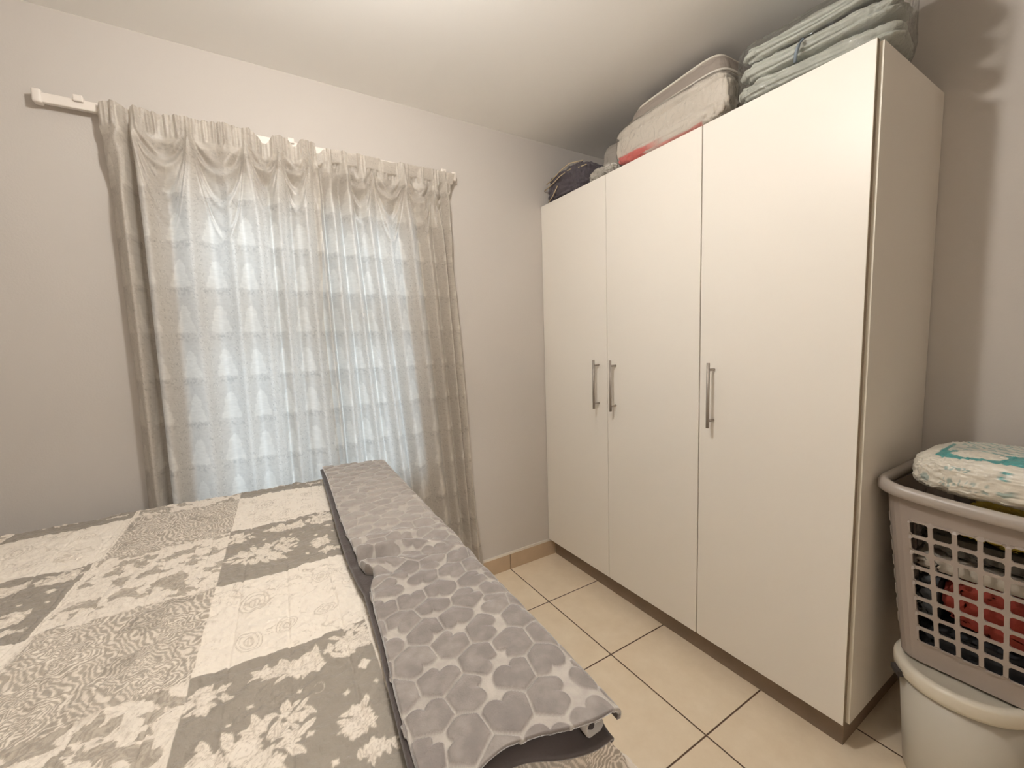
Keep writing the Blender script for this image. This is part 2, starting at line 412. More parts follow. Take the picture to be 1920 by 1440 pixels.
    ex = np.hypot(cx/1.25, cy) + .020*(wx) + .006*np.sin(np.arctan2(cy, cx)*7)
    k = ex/.0074 + 2.2*fbm(q*34, v*50, 41, 3) + 1.1*fbm(q*110, v*110, 42, 2)
    sw = .5+.5*np.sin(2*math.pi*k) + .8*(fbm(q*120, v*120, 47, 2)-.5)
    swirl = .30+.62*sst(.42, .72, sw) - .22*sst(.55, .7, fbm(q*14, v*14, 44, 3))
    feather = .5+.5*np.sin(2*math.pi*(q*95+v*45+wx*4))
    swirl = np.where(ex > .058, .35+.5*sst(.4, .7, feather), swirl)
    k2 = fbm(q*60+wx*1.6, v*52+wy*1.6, 51, 3)
    cell = np.abs(((k2*5.5) % 1)-.5)*2
    big = np.where(fbm(q*46+1.2*wx, v*46+wy, 53, 3)+.13*np.cos(ex/.02) > .5, .22+.3*sst(.3, .6, cell), .93-.15*(cell > .85))
    dam = np.where(grey, big, swirl)
    tr_ = sst(-.004, .004, np.minimum(w, np.abs(w-.322)) + wx*.03)
    dam = dam*(.85+.15*tr_)
    out = np.where(ctype == 1, patch, dam)
    # scalloped cream seam edging between columns
    sd = np.abs(q-(cleft+0)) ; scal = .008+.004*np.abs(np.sin(v*2*math.pi/.03))
    out = np.where((ctype == 0) & (sd < scal), .97-.3*np.clip(1-np.abs(sd-scal*.5)/.0012, 0, 1), out)
    return np.clip(out, 0, 1)
QE, QY, QFAR, QZ = -.992, -1.592, -.150, .775
step = .0018
us = np.concatenate([np.arange(-2.925, -2.12, .008), np.arange(-2.12, QE+.14, step), np.arange(QE+.14, QE+.42, .004)]); vs_ = np.concatenate([np.arange(QY-.42, QY-.20, .004), np.arange(QY-.20, QFAR+.10, step)])
U, V = np.meshgrid(us, vs_, indexing='ij')
pat = quilt_pattern(U, V)
R_ = .045
def hang(d, R=R_):   # arc-length past the edge start -> (outward, drop)
    d = np.maximum(d, 0); a = np.minimum(d/R, math.pi/2*.93); rest = np.maximum(d-R*math.pi/2*.93, 0)
    return R*np.sin(a)+rest*math.cos(math.pi/2*.93), R*(1-np.cos(a))+rest*math.sin(math.pi/2*.93)
ox, dzx = hang(U-(QE-R_)); oy, dzy = hang((QY+R_)-V); of, dzf = hang(V-(QFAR-R_))
X = np.minimum(U, QE-R_)+ox; Y = np.clip(V, QY+R_, QFAR-R_)-oy+of
# soft quilting relief
dz = (dzx**4+dzy**4)**.25; dz = np.maximum(dz, dzf)
# corner fans outwards in a soft fold, sides ripple
cor = sst(0, .05, np.minimum(dzx, dzy)); X += cor*.13*sst(0, .3, dz); Y -= cor*.05*sst(0, .3, dz)
X += sst(0, .12, dzx)*(.020+.010*np.sin(V*24+1.0)); Y -= sst(.03, .25, dzy)*.014*np.sin(U*26)
und = .004*(fbm(U*5, V*5, 61, 2)-.5) + .0040*(fbm(U*34, V*34, 63, 3)-.5) + .0016*(fbm(U*95, V*95, 66, 2)-.5)
stitch = np.minimum(np.abs(((U-.02) % .0885)-.044), np.abs((V % .31)-.155)+.01*0)
und -= .0012*np.clip(1-np.abs(((U+.7*0) % .0885)-.044)/.003, 0, 1)
Z = QZ - dz + und*2.8 - .030*sst(-1.35, -2.4, X)*0 
Pq = np.stack([X+SH*Y, Y, Z], -1)
qm = mat('quilt_print', (.6, .55, .5), .85, spec=.15, bump=(75, .8, .006), sheen=.15)
ramp_attr(qm, 'pattern', [(0, (.265, .235, .20)), (.45, (.40, .35, .29)), (.75, (.58, .515, .44)), (1, (.77, .705, .62))])
quilt = gmesh('quilt', Pq, qm, None, {'pattern': pat}, solid=0)
tag(quilt, 'grey and cream floral patchwork quilt spread over the bed', 'quilt')

# --- plush blanket with embossed hearts
def hearts(q, v, seed=4):
    s = .062; rng = np.random.RandomState(seed)
    gx = np.floor(q/s).astype(int); gy = np.floor(v/(s*.86)).astype(int)
    best = np.full(q.shape, 9.); second = np.full(q.shape, 9.); hs = np.full(q.shape, 9.); tone = np.zeros(q.shape)
    jt = rng.rand(64, 64, 4)
    for di in (-2, -1, 0, 1, 2):
        for dj in (-2, -1, 0, 1, 2):
            ix = gx+di; iy = gy+dj; j = jt[ix & 63, iy & 63]
            cx = (ix+.5+.5*(iy & 1)-.25+(j[..., 0]-.5)*.34)*s; cy = (iy+.5+(j[..., 1]-.5)*.34)*s*.86
            dx = q-cx; dy = v-cy; d = np.hypot(dx, dy)
            a = j[..., 2]*2*math.pi; x = (dx*np.cos(a)+dy*np.sin(a))/.0340; y = (-dx*np.sin(a)+dy*np.cos(a))/.0340+.16
            th = np.arctan2(x, y)  # 0 = notch direction
            rr = 1.03 - .46*np.exp(-(np.abs(th)/.34)**1.3) - .02*np.cos(2*th) + .24*np.exp(-((np.abs(th)-math.pi)/.40)**2)
            h = np.hypot(x, y)/rr
            up = d < best
            second = np.where(up, best, np.minimum(second, d)); 
            hs = np.where(up, h, hs); tone = np.where(up, j[..., 3], tone); best = np.where(up, d, best)
    edge = (second-best)*.5
    m = np.minimum(sst(1.05, .95, hs), sst(.0008, .0030, edge))
    dome = np.clip(np.minimum((1.06-hs)*1.1, edge/.016), 0, 1)
    return m, np.sqrt(dome+1e-6)*(m > 0), tone
BZ = .812
def tabl(z, pts):
    p = sorted(pts); return np.interp(z, [a for a, _ in p], [b for _, b in p])
ky = [(-.13, -1.229), (-.34, -1.226), (-.66, -1.230), (-.84, -1.229), (-.935, -1.226), (-.995, -1.226), (-1.05, -1.225), (-1.075, -1.220), (-1.088, -1.205), (-1.11, -1.208), (-1.144, -1.221), (-1.22, -1.229), (-1.31, -1.232), (-1.43, -1.241), (-1.60, -1.246)]
vb = np.arange(-1.66, -.10, .0018); 
def blanket_grid(extra_l=0., extra_n=0., z=BZ, thick=.020, rr=.028, qe=-.990):
    sb = np.linspace(0, 1, 260)
    S, T = np.meshgrid(sb, vb, indexing='ij')
    end = -1.578 - .035*S - .010*np.sin(S*9+1.) - extra_n; far = -.128-.075*S
    t01 = (T-vb[0])/(vb[-1]-vb[0]); Yb = end+(far-end)*t01
    ql = np.interp(Yb.ravel(), [a for a, _ in sorted(ky)], [b for _, b in sorted(ky)]).reshape(Yb.shape) - extra_l
    if extra_l: ql = np.interp(Yb.ravel(), [-1.6, -1.523, -1.41, -1.298, -1.209, -1.134, -1.084, -.978, -.853, -.632, -.351, -.13], [-1.249, -1.248, -1.243, -1.236, -1.234, -1.232, -1.238, -1.243, -1.244, -1.241, -1.238, -1.236]).reshape(Yb.shape)
    qr = qe+0*Yb
    wtop = qr-ql; arc_l = thick*1.4; arc_r = .05; tot = arc_l+wtop+arc_r; a = S*tot - arc_l   # arc length from left top edge
    tl = np.clip(-a/arc_l, 0, 1); tr2 = np.clip((a-(wtop-rr*.6))/ (arc_r+rr*.6), 0, 1)
    ang = tr2*math.pi*.55
    xq = ql + np.clip(a, 0, wtop-rr*.6) - .0*tl + rr*np.sin(ang) + .5*thick*(1-np.cos(tl*math.pi/2))*0
    xq = xq - np.sin(tl*math.pi)*.004 + tl*.004
    zz = z - thick*1.0*tl**1.5 - rr*(1-np.cos(ang))
    return S, T, Yb, xq, zz, a, tl, tr2
S, T, Yb, xq, zz, a, tl, tr2 = blanket_grid()
m_, dome, tone = hearts(a+5.0, Yb+6.0)
# pinched wrinkles near the middle
pin = np.exp(-((Yb+1.02)/.10)**2)*np.exp(-((xq+1.19)/.10)**2)
wr = pin*(.014*np.cos((Yb+1.12+.25*(xq+1.22))*85+3*fbm(xq*20, Yb*20, 71, 2)) + .006*fbm(xq*60, Yb*60, 73, 2))
wr2 = np.exp(-((Yb+1.0)/.13)**2)*.004*np.sin((Yb*60)+xq*35+4*fbm(xq*12, Yb*12, 75, 2))
big_ = .006*(fbm(xq*7, Yb*7, 77, 2)-.5)
flat = 1-.55*pin
# edges of the near end sag and roll
nd = sst(-1.54, -1.60, Yb); zsag = -.016*nd*sst(.15, .9, 1-S)*.6
top = (1-tl)*(1-tr2)
ef = (1-np.clip(tl*3, 0, 1))*(1-tr2)*(1-.7*sst(-1.56, -1.60, Yb))
zz2 = zz + (.0055*dome*flat*(1-.35*sst(-1.12, -.85, Yb)) - .0015*(1-m_))*ef + wr*(1-tl) + wr2*(1-tl) + big_ + zsag + .0015*(fbm(xq*45, Yb*45, 79, 2)-.5)*(1-tl)
zz2 = zz2 - .012*sst(-1.52, -1.60, Yb)*0
val = .10 + m_*(.55+.30*(fbm(a*55, Yb*55, 81, 3)-.5)*1.6 + .18*(tone-.5))
far_sheen = sst(-1.12, -.85, Yb+.15*(fbm(xq*9, Yb*9, 85, 2)-.5))   # grazing sheen put into the colour: paler, weaker hearts on the far half
val = val*(1-.62*far_sheen)+.06*far_sheen
bl = tag(empty('folded_blanket', (-1.15, -.87, .80)), 'grey plush blanket embossed with hearts, folded in a strip along the bed end', 'blanket')
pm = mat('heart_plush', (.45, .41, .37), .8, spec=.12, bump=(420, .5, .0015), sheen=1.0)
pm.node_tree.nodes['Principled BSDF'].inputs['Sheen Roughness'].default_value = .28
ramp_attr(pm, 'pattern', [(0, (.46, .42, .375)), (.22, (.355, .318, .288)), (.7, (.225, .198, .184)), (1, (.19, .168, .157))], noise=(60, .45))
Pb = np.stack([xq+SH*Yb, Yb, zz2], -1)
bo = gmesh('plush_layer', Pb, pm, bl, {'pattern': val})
sm_ = bo.modifiers.new('thickness', 'SOLIDIFY'); sm_.thickness = .006; sm_.offset = -1
lin = mat('blanket_lining', (.055, .042, .038), .8, sheen=.3, bump=(200, .4, .002))
S, T, Yb, xq, zz, a, tl, tr2 = blanket_grid(.012, .006, BZ-.013, .016, .014, -1.006)
zl = zz + .002*(fbm(xq*30, Yb*30, 83, 2)-.5) + np.minimum(0, wr2)*.5 - .022*sst(-1.56, -1.61, Yb)
lo = gmesh('lining_layer', np.stack([xq[::3, ::3]+SH*Yb[::3, ::3], Yb[::3, ::3], zl[::3, ::3]], -1), lin, bl, solid=.004)
# roll of the folded edge showing at the near right corner
bm = bmesh.new()
def roll(qc, y0, y1, zc, r0, turns, th0):
    pts = []
    n = 40
    rows = []
    for i in range(n):
        t = i/(n-1); an = th0+turns*2*math.pi*t; r = r0*(1-.55*t)
        rows.append((qc+r*math.cos(an), zc+r*math.sin(an)*.8))
    return rows
rows = roll(-1.022, 0, 0, BZ-.022, .021, 1.0, math.pi*.62)
va = [[bm.verts.new((x+SH*y, y, z)) for (x, z) in rows] for y in (-1.45, -1.50, -1.55, -1.59, -1.606)]
for A, B in zip(va, va[1:]):
    for i in range(len(rows)-1): bm.faces.new((A[i], A[i+1], B[i+1], B[i]))
ro = obj('rolled_edge', bm, pm, bl, True); sm_ = ro.modifiers.new('thickness', 'SOLIDIFY'); sm_.thickness = .004

# ------------------------------------------------------------------ curtains
def damask(u, v):
    tx, ty = .128, .163
    col = np.floor(u/tx); v = v + .5*ty*(col % 2)*0
    jx = .0035*(fbm(u*190, v*190, 95, 3)-.5)*2; jy = .006*(fbm(u*150, v*150, 97, 3)-.5)*2
    x = ((u/tx) % 1 - .5)*tx + jx; y = ((v/ty) % 1 - .5)*ty + jy
    yy = (.050-y)/.100                       # 0 at the flat foot, 1 at the tip
    tier = .004*np.abs(np.sin(yy*math.pi*3.5))
    wdt = .036*np.sqrt(np.clip(1-yy, 0, 1))*(1-.18*np.exp(-((yy-.5)/.10)**2)) + tier*(yy < .95)
    ins = (1-sst(-.002, .002, np.abs(x)-wdt))*sst(-.02, .03, yy)*(yy < 1.0)
    slub = fbm(u*70, v*420, 91, 2)-.5
    # C-scrolls standing in a column on each side of the motif
    def scroll(xc, yo, per, R):
        xs = np.abs(x)-xc; ys = ((y+yo) % per)-per/2
        r = np.hypot(xs, ys); th = np.arctan2(ys, xs)
        return np.clip(1-np.abs(r-R*(.35+.10*(th+math.pi)))/.0016, 0, 1)*(r < R*1.3)
    s1 = scroll(.050, .01, .0272, .0085); s2 = scroll(.058, .0, .0408, .0065)
    lace = sst(.50, .57, fbm(u*150, v*150, 93, 2))*np.clip(1-np.abs(((v/ty) % 1)-.90)/.13, 0, 1)*(np.abs(x) < .05)
    fleck = sst(.62, .70, fbm(u*160, v*160, 99, 2))*(1-ins)
    ins = ins*(.62+.5*fbm(u*45, v*80, 98, 3)); val = (.50+.22*slub)*(1-ins) + ins*(.79+.34*slub)
    val = np.maximum(val, s1*.82); val = np.maximum(val, s2*.7)
    sh = scroll(.0522, .012, .0272, .0085)
    val = val - .34*sh*(s1 < .3)*(1-ins) - .26*lace*(fbm(u*60, v*60, 96, 2)+.4) - .09*fleck
    return np.clip(val, 0, 1)
cm = bpy.data.materials.new('damask_curtain_cloth'); cm.use_nodes = True; nt = cm.node_tree; b_ = nt.nodes['Principled BSDF']
b_.inputs['Roughness'].default_value = .36; b_.inputs['Specular IOR Level'].default_value = .7; b_.inputs['Sheen Weight'].default_value = .2
rp = ramp_attr(cm, 'pattern', [(0, (.33, .29, .245)), (.42, (.60, .545, .48)), (.85, (.82, .765, .69)), (1, (.88, .83, .76))])
tl_ = nt.nodes.new('ShaderNodeBsdfTranslucent'); mxs = nt.nodes.new('ShaderNodeMixShader'); mxs.inputs[0].default_value = .42
mc = nt.nodes.new('ShaderNodeMix'); mc.data_type = 'RGBA'; mc.inputs[0].default_value = .50; mc.inputs[7].default_value = (.80, .80, .78, 1)
nt.links.new(rp.outputs[0], mc.inputs[6]); nt.links.new(mc.outputs[2], tl_.inputs[0])
nt.links.new(b_.outputs[0], mxs.inputs[1]); nt.links.new(tl_.outputs[0], mxs.inputs[2]); nt.links.new(mxs.outputs[0], nt.nodes['Material Output'].inputs[0])
tcn = nt.nodes.new('ShaderNodeTexCoord'); mp = nt.nodes.new('ShaderNodeMapping'); mp.inputs['Scale'].default_value = (60, 60, 400)
nn = nt.nodes.new('ShaderNodeTexNoise'); nn.inputs['Scale'].default_value = 1; nn.inputs['Detail'].default_value = 3
nt.links.new(tcn.outputs['Object'], mp.inputs[0]); nt.links.new(mp.outputs[0], nn.inputs['Vector'])
bpn = nt.nodes.new('ShaderNodeBump'); bpn.inputs['Distance'].default_value = .0015; bpn.inputs['Strength'].default_value = .4
nt.links.new(nn.outputs['Fac'], bpn.inputs['Height']); nt.links.new(bpn.outputs['Normal'], b_.inputs['Normal'])

def curtain(name, left, right, folds, pins, y0, label, ztop, ns, scallop):
    zb = .035
    ts = np.concatenate([np.linspace(ztop, 1.75, 190), np.linspace(1.747, zb, 560)])
    s = np.linspace(0, 1, ns)
    S, Zt = np.meshgrid(s, ts, indexing='ij')
    xl = tabl(Zt, left); xr = tabl(Zt, right); X = xl+(xr-xl)*S
    Y = np.full_like(X, y0)
    tt = np.clip((2.05-Zt)/(2.05-.7), 0, 1.45)
    ramp = .35+.65*sst(2.08, 1.75, Zt)
    for (xt, xb, wd_, amp) in folds:
        c = xt+(xb-xt)*tt
        Y -= (2.1*amp if abs(amp) < .025 else amp)*ramp*np.exp(-((X-c)/(wd_*(1+.2*np.clip(tt, 0, 1))))**2)
    Y += .006*(fbm(X*9, Zt*1.6, 101, 2)-.5)*2
    # pinch pleats: rays and sags
    for xp in pins:
        h = 2.05-Zt; dx = X-xp; th = np.arctan2(dx, np.maximum(h, 0)+.03)
        Y -= .017*np.cos(th*11)*np.exp(-(th/.75)**2)*sst(0, .05, h)*np.exp(-np.maximum(h, 0)/.20)
        Y -= .016*np.exp(-(dx/.016)**2)*sst(-.05, 0, h)*np.exp(-np.maximum(h, 0)/.08)
    for a0, b0 in zip(pins, pins[1:]):
        wf = np.clip((X-a0)/(b0-a0), 0, 1); inside = (X > a0) & (X < b0)
        for k_, (dep, am) in enumerate(((.09, .010), (.17, .008), (.26, .006))):
            zs = 2.045 - dep*4*wf*(1-wf)*(b0-a0)/.13
            Y -= am*inside*np.exp(-((Zt-zs)/.014)**2)*np.sqrt(np.clip(4*wf*(1-wf), 0, 1))
            Y += am*inside*np.exp(-((Zt-zs-.028)/.014)**2)*np.sqrt(np.clip(4*wf*(1-wf), 0, 1))
    head = sst(2.035, 2.06, Zt)
    Y += head*(.0045*np.sin(X*230+2*fbm(X*12, Zt*4, 103, 2)*6) + .003*np.sin(X*411))
    # scalloped top edge where the heading has slipped off its hooks
    topf = sst(1.95, ztop, Zt); dip = np.zeros_like(X)
    for (xc, wd_, dp) in scallop: dip += dp*np.exp(-((X-xc)/wd_)**2)
    Zo = Zt - topf*(dip + .006*(fbm(X*60, X*0, 105, 2)-.5)*2)
    Y = np.minimum(Y, -.012 - .042*sst(2.045, 2.07, Zt))
    # fabric coordinates follow arc length
    dx = np.gradient(X, axis=0); dy = np.gradient(Y, axis=0); mid = int(len(ts)*.6)
    arc = np.cumsum(np.hypot(dx[:, mid], dy[:, mid])); Uf = np.repeat(arc[:, None], len(ts), 1)
    pat = damask(Uf*1.0+.03, 2.15-Zo)
    rows = np.stack([X, Y, Zo], -1)
    o = gmesh(name, rows, cm, None, {'pattern': pat})
    tag(o, label, 'curtain', 'pair of damask curtains')
    return o
L_left = [(2.13, -1.800), (2.10, -1.815), (2.04, -1.815), (1.995, -1.808), (1.726, -1.813), (1.483, -1.810), (1.2, -1.799), (.8, -1.812), (0, -1.815)]
L_right = [(2.12, -1.168), (1.95, -1.160), (1.41, -1.182), (.82, -1.160), (0, -1.140)]
R_left = [(2.12, -1.195), (1.95, -1.185), (1.41, -1.190), (.82, -1.165), (0, -1.14)]
R_right = [(2.13, -.545), (2.06, -.565), (1.969, -.588), (1.72, -.590), (1.362, -.568), (.987, -.547), (.653, -.533), (.42, -.510), (.297, -.488), (.161, -.476), (0, -.46)]
curtain('curtain', L_left, L_right,
        [(-1.820, -1.822, .024, -.075), (-1.768, -1.772, .013, .030), (-1.741, -1.747, .0085, -.13), (-1.712, -1.716, .018, .026), (-1.65, -1.665, .02, -.012), (-1.60, -1.60, .022, .010), (-1.54, -1.53, .02, -.008),
         (-1.475, -1.475, .016, .010), (-1.44, -1.43, .014, -.006), (-1.39, -1.385, .016, .009), (-1.345, -1.34, .010, -.010), (-1.318, -1.31, .012, .010), (-1.275, -1.27, .012, -.010), (-1.225, -1.20, .016, .030), (-1.19, -1.165, .008, -.004)],
        [-1.735, -1.58, -1.41, -1.30, -1.195], -.082, 'left curtain of grey damask, gathered at the dark fold beside the rod end', 2.118, 340,
        [(-1.345, .026, .040), (-1.245, .018, .035), (-1.66, .04, .006)])
curtain('curtain', R_left, R_right,
        [(-1.172, -1.140, .010, .020), (-1.150, -1.120, .008, -.012), (-1.118, -1.085, .014, .018), (-1.085, -1.035, .010, -.012), (-1.055, -.985, .013, .016), (-1.03, -.945, .010, -.012), (-.985, -.885, .016, .020), (-.945, -.84, .013, -.012),
         (-.90, -.80, .016, .010), (-.85, -.755, .014, -.008), (-.80, -.705, .018, .012), (-.755, -.665, .012, -.010), (-.715, -.635, .015, .013), (-.68, -.600, .010, -.012), (-.645, -.575, .010, .016), (-.62, -.555, .006, -.014), (-.60, -.535, .010, .016)],
        [-1.05, -.94, -.80, -.665, -.600], -.048, 'right curtain of grey damask, hanging to the floor next to the wardrobe', 2.118, 320,
        [(-1.155, .02, .03), (-1.19, .02, .01), (-.87, .03, .006)])
# curtain track
ct = tag(empty('curtain_track', (-1.25, 0, 2.1)), 'white plastic curtain track fixed to the wall above the window', 'curtain rail')
bm = bmesh.new(); box(bm, -1.955, -.545, -.040, -.022, 2.092, 2.122, bev=.003); obj('rail', bm, M['plastic'], ct)
for x in (-1.955, -.545):
    bm = bmesh.new(); box(bm, x-.012, x+.010, -.046, -.016, 2.088, 2.130, bev=.005); obj('end_cap', bm, M['plastic'], ct, True)
for x in (-1.86, -1.25, -.60):
    bm = bmesh.new(); box(bm, x-.012, x+.012, -.050, 0, 2.112, 2.132, bev=.003); obj('bracket', bm, M['plastic'], ct)

# ------------------------------------------------------------------ packs on top of the wardrobe
clear = bpy.data.materials.new('clear_plastic'); clear.use_nodes = True; nt = clear.node_tree; nt.nodes.clear()
o_ = nt.nodes.new('ShaderNodeOutputMaterial'); mx = nt.nodes.new('ShaderNodeMixShader'); tr = nt.nodes.new('ShaderNodeBsdfTransparent'); gl = nt.nodes.new('ShaderNodeBsdfGlossy')
tr.inputs[0].default_value = (.95, .95, .94, 1); gl.inputs['Roughness'].default_value = .09; fr = nt.nodes.new('ShaderNodeFresnel'); fr.inputs[0].default_value = 1.5
tcn = nt.nodes.new('ShaderNodeTexCoord'); nn = nt.nodes.new('ShaderNodeTexNoise'); nn.inputs['Scale'].default_value = 26; nn.inputs['Detail'].default_value = 4; nn.inputs['Distortion'].default_value = 1.5
nt.links.new(tcn.outputs['Object'], nn.inputs['Vector']); bpn = nt.nodes.new('ShaderNodeBump'); bpn.inputs['Distance'].default_value = .02; bpn.inputs['Strength'].default_value = .9
nt.links.new(nn.outputs['Fac'], bpn.inputs['Height']); nt.links.new(bpn.outputs['Normal'], gl.inputs['Normal']); nt.links.new(bpn.outputs['Normal'], fr.inputs['Normal'])
ms = nt.nodes.new('ShaderNodeMath'); ms.operation = 'MULTIPLY_ADD'; ms.inputs[1].default_value = .8; ms.inputs[2].default_value = .03; mi_ = nt.nodes.new('ShaderNodeMath'); mi_.operation = 'MINIMUM'; mi_.inputs[1].default_value = .42; nt.links.new(ms.outputs[0], mi_.inputs[0]); nt.links.new(fr.outputs[0], ms.inputs[0])
nt.links.new(mi_.outputs[0], mx.inputs[0]); nt.links.new(tr.outputs[0], mx.inputs[1]); nt.links.new(gl.outputs[0], mx.inputs[2]); nt.links.new(mx.outputs[0], o_.inputs[0])

def soft(cx, cy, cz, sx, sy, sz, e=.35, ez=.5, n=(120, 60), amp=.006, fr=9, seed=0, creases=None, taper=None, rot=0):
    """rounded soft body, superellipsoid with folds; sx, sy, sz are half sizes"""
    th = np.linspace(0, 2*math.pi, n[0], endpoint=False); ph = np.linspace(-math.pi/2, math.pi/2, n[1])
    TH, PH = np.meshgrid(th, ph, indexing='ij')
    sg = lambda c, p: np.sign(c)*np.abs(c)**p
    cxn = sg(np.cos(PH), ez)*sg(np.cos(TH), e); cyn = sg(np.cos(PH), ez)*sg(np.sin(TH), e); czn = sg(np.sin(PH), ez)
    a_ = np.arctan2(cyn, cxn)*2; 
    d = amp*(fbm(cyn*fr*sy*10+cxn*3+5, czn*fr*sz*14+cxn*2+9, seed, 3)-.5)*2 + amp*.6*(fbm(cyn*fr*sy*22+7, cxn*fr*sx*22+czn*4, seed+9, 2)-.5)*2
    if creases is not None:
        for (z0, slope, wd_, dp) in creases:
            d = d - dp*np.exp(-((czn-(z0+slope*cyn)+.12*(fbm(cyn*3+9, cxn*0, seed+4, 2)-.5))/wd_)**2)*(1-np.abs(czn)**8)
    edge = np.sqrt(cxn**2+cyn**2+czn**2)+1e-6
    X = cxn*sx+d*cxn/edge; Y = cyn*sy+d*cyn/edge; Z = czn*sz+d*.8*czn/edge
    if taper: Z = Z*(1-taper*(Y/sy))
    c, s_ = math.cos(rot), math.sin(rot)
    return np.stack([cx+X*c-Y*s_, cy+X*s_+Y*c, cz+Z], -1), (cxn, cyn, czn)
WT = ZT
def softobj(name, m, parent, *a, **k):
    P, nr = soft(*a, **k); floor_z = k.get('floor')
    return P, nr
def put(name, P, m, parent=None, attrs=None, zmin=None):
    if zmin is not None: P[..., 2] = np.maximum(P[..., 2], zmin)
    P[..., 0] = np.minimum(P[..., 0], XR-.004); P[..., 1] = np.minimum(P[..., 1], -.003); P[..., 2] = np.minimum(P[..., 2], H-.004)
    return gmesh(name, P, m, parent, attrs, wrapu=True)
ZW = ZT+.001
# green-grey folded blankets in a clear bag at the near corner
g = tag(empty('packed_blanket', (.24, -1.31, ZW)), 'pale green folded blanket in clear plastic at the near end of the wardrobe top', 'blanket')
gmt = mat('sage_fleece', (.52, .53, .48), .85, sheen=.25, bump=(90, .5, .006), var=(20, .12))
layers = [(.034, .033, 0), (.091, .030, .004), (.143, .027, -.003)]
for i, (zc, hz, off) in enumerate(layers):   # the stack rises towards the back
    P, _ = soft(.150+off, -1.310+off, ZW+zc, .130, .205-.004*i, hz, e=.28, ez=.62, n=(200, 70), amp=.009, fr=3.2, seed=120+i*7, creases=[(.1, .25, .10, .010), (-.35, -.2, .10, .008)], rot=.18)
    P[..., 2] += (P[..., 0]-.02).clip(0)*.45*(zc/.143)
    put('folded_layer', P, gmt, g, zmin=ZW)
P, _ = soft(.150, -1.311, ZW+.092, .136, .210, .094, e=.26, ez=.34, n=(180, 80), amp=.006, fr=9, seed=140, rot=.18); P[..., 2] += (P[..., 0]-.02).clip(0)*.45*((P[..., 2]-ZW)/.16).clip(0, 1); put('plastic_bag', P, clear, g, zmin=ZW+.0002)
bm = bmesh.new(); tube(bm, [(.010, -1.300, ZW+.050), (.002, -1.305, ZW+.07), (.002, -1.312, ZW+.09), (.010, -1.318, ZW+.105)], .005, 8)
obj('strap', bm, mat('blue_grey_strap', (.20, .24, .28), .6), g, True)
# cream pillow pack with red print
p_ = tag(empty('packed_duvet', (.10, -.83, ZW)), 'cream duvet in clear plastic with a red stripe, middle of the wardrobe top', 'duvet')
P, (a1, a2, a3) = soft(.044, -.832, ZW+.082, .045, .258, .082, e=.25, ez=.42, n=(240, 110), amp=.006, fr=6, seed=150, creases=[(.55, -.10, .06, .012), (-.1, .35, .08, .006), (-.35, -.25, .06, .006)])
red = (sst(-.50, -.60, a3+.04*np.sin(a2*9)-.25*(a2-.62))*(np.abs(a2-.66) < .30) + .7*sst(-.80, -.86, a3+.03*np.sin(a2*12))*(np.abs(a2+.30) < .34))*(a1 < .3)
dm = mat('cream_polyester', (.66, .60, .53), .75, sheen=.2, bump=(60, .4, .004)); ramp_attr(dm, 'pattern', [(0, (.66, .60, .53)), (1, (.68, .16, .14))])
put('duvet', P, dm, p_, {'pattern': red.astype(float)}, zmin=ZW)
P, _ = soft(.044, -.832, ZW+.084, .049, .262, .085, e=.25, ez=.40, n=(160, 70), amp=.004, fr=9, seed=160); put('plastic_bag', P, clear, p_, zmin=ZW+.0002)
# brown zip bag with pale piping behind
z_ = tag(empty('bedding_bag', (.35, -.70, ZW)), 'brownish zipped bedding bag with pale piping behind the cream duvet pack', 'bag')
P, (a1, a2, a3) = soft(.250, -.775, ZW+.150, .148, .235, .150, e=.30, ez=.35, n=(220, 110), amp=.004, fr=5, seed=170, taper=.10)
pip = np.maximum(np.exp(-((a3-.86)/.035)**2), np.exp(-((a3-.45)/.03)**2))
zm = mat('taupe_nonwoven', (.36, .31, .27), .7, bump=(80, .3, .003)); ramp_attr(zm, 'pattern', [(0, (.345, .295, .255)), (1, (.60, .54, .47))])
P[..., 2] += .006*0
put('bag_body', P, zm, z_, {'pattern': pip}, zmin=ZW)
for hh in (.286, .222):
    bm = bmesh.new(); pts = []
    fz = abs((hh-.150)/.150); pz = (1-fz**(2/.35))**(.35/2)
    for k in range(96):
        an = 2*math.pi*k/96; sg = lambda c, p: math.copysign(abs(c)**p, c)
        yy = .2365*pz*sg(math.sin(an), .30)
        pts.append((.250+.1495*pz*sg(math.cos(an), .30), -.775+yy, ZW+.150+(hh-.150)*(1-.10*yy/.235)))
    tube(bm, pts, .0042, 8, closed=True); obj('piping', bm, M['white'], z_, True)
# grey bundle
P, _ = soft(.22, -.435, ZW+.105, .10, .085, .104, e=.5, ez=.6, n=(120, 60), amp=.008, seed=180)
tag(put('cloth_bundle', P, mat('grey_cloth', (.33, .30, .265), .85, bump=(80, .4, .004)), zmin=ZW), 'rounded grey cloth bundle beside the cream duvet pack on the wardrobe', 'bundle')
P, _ = soft(.055, -.470, ZW+.026, .05, .085, .028, e=.6, ez=.7, n=(140, 60), amp=.012, fr=14, seed=190)
tag(put('plastic_packet', P, mat('grey_film', (.42, .39, .34), .25, spec=.7, bump=(50, .8, .01), coat=.5), zmin=ZW), 'crumpled grey plastic packet between dark bag and duvet pack on the wardrobe', 'packet')
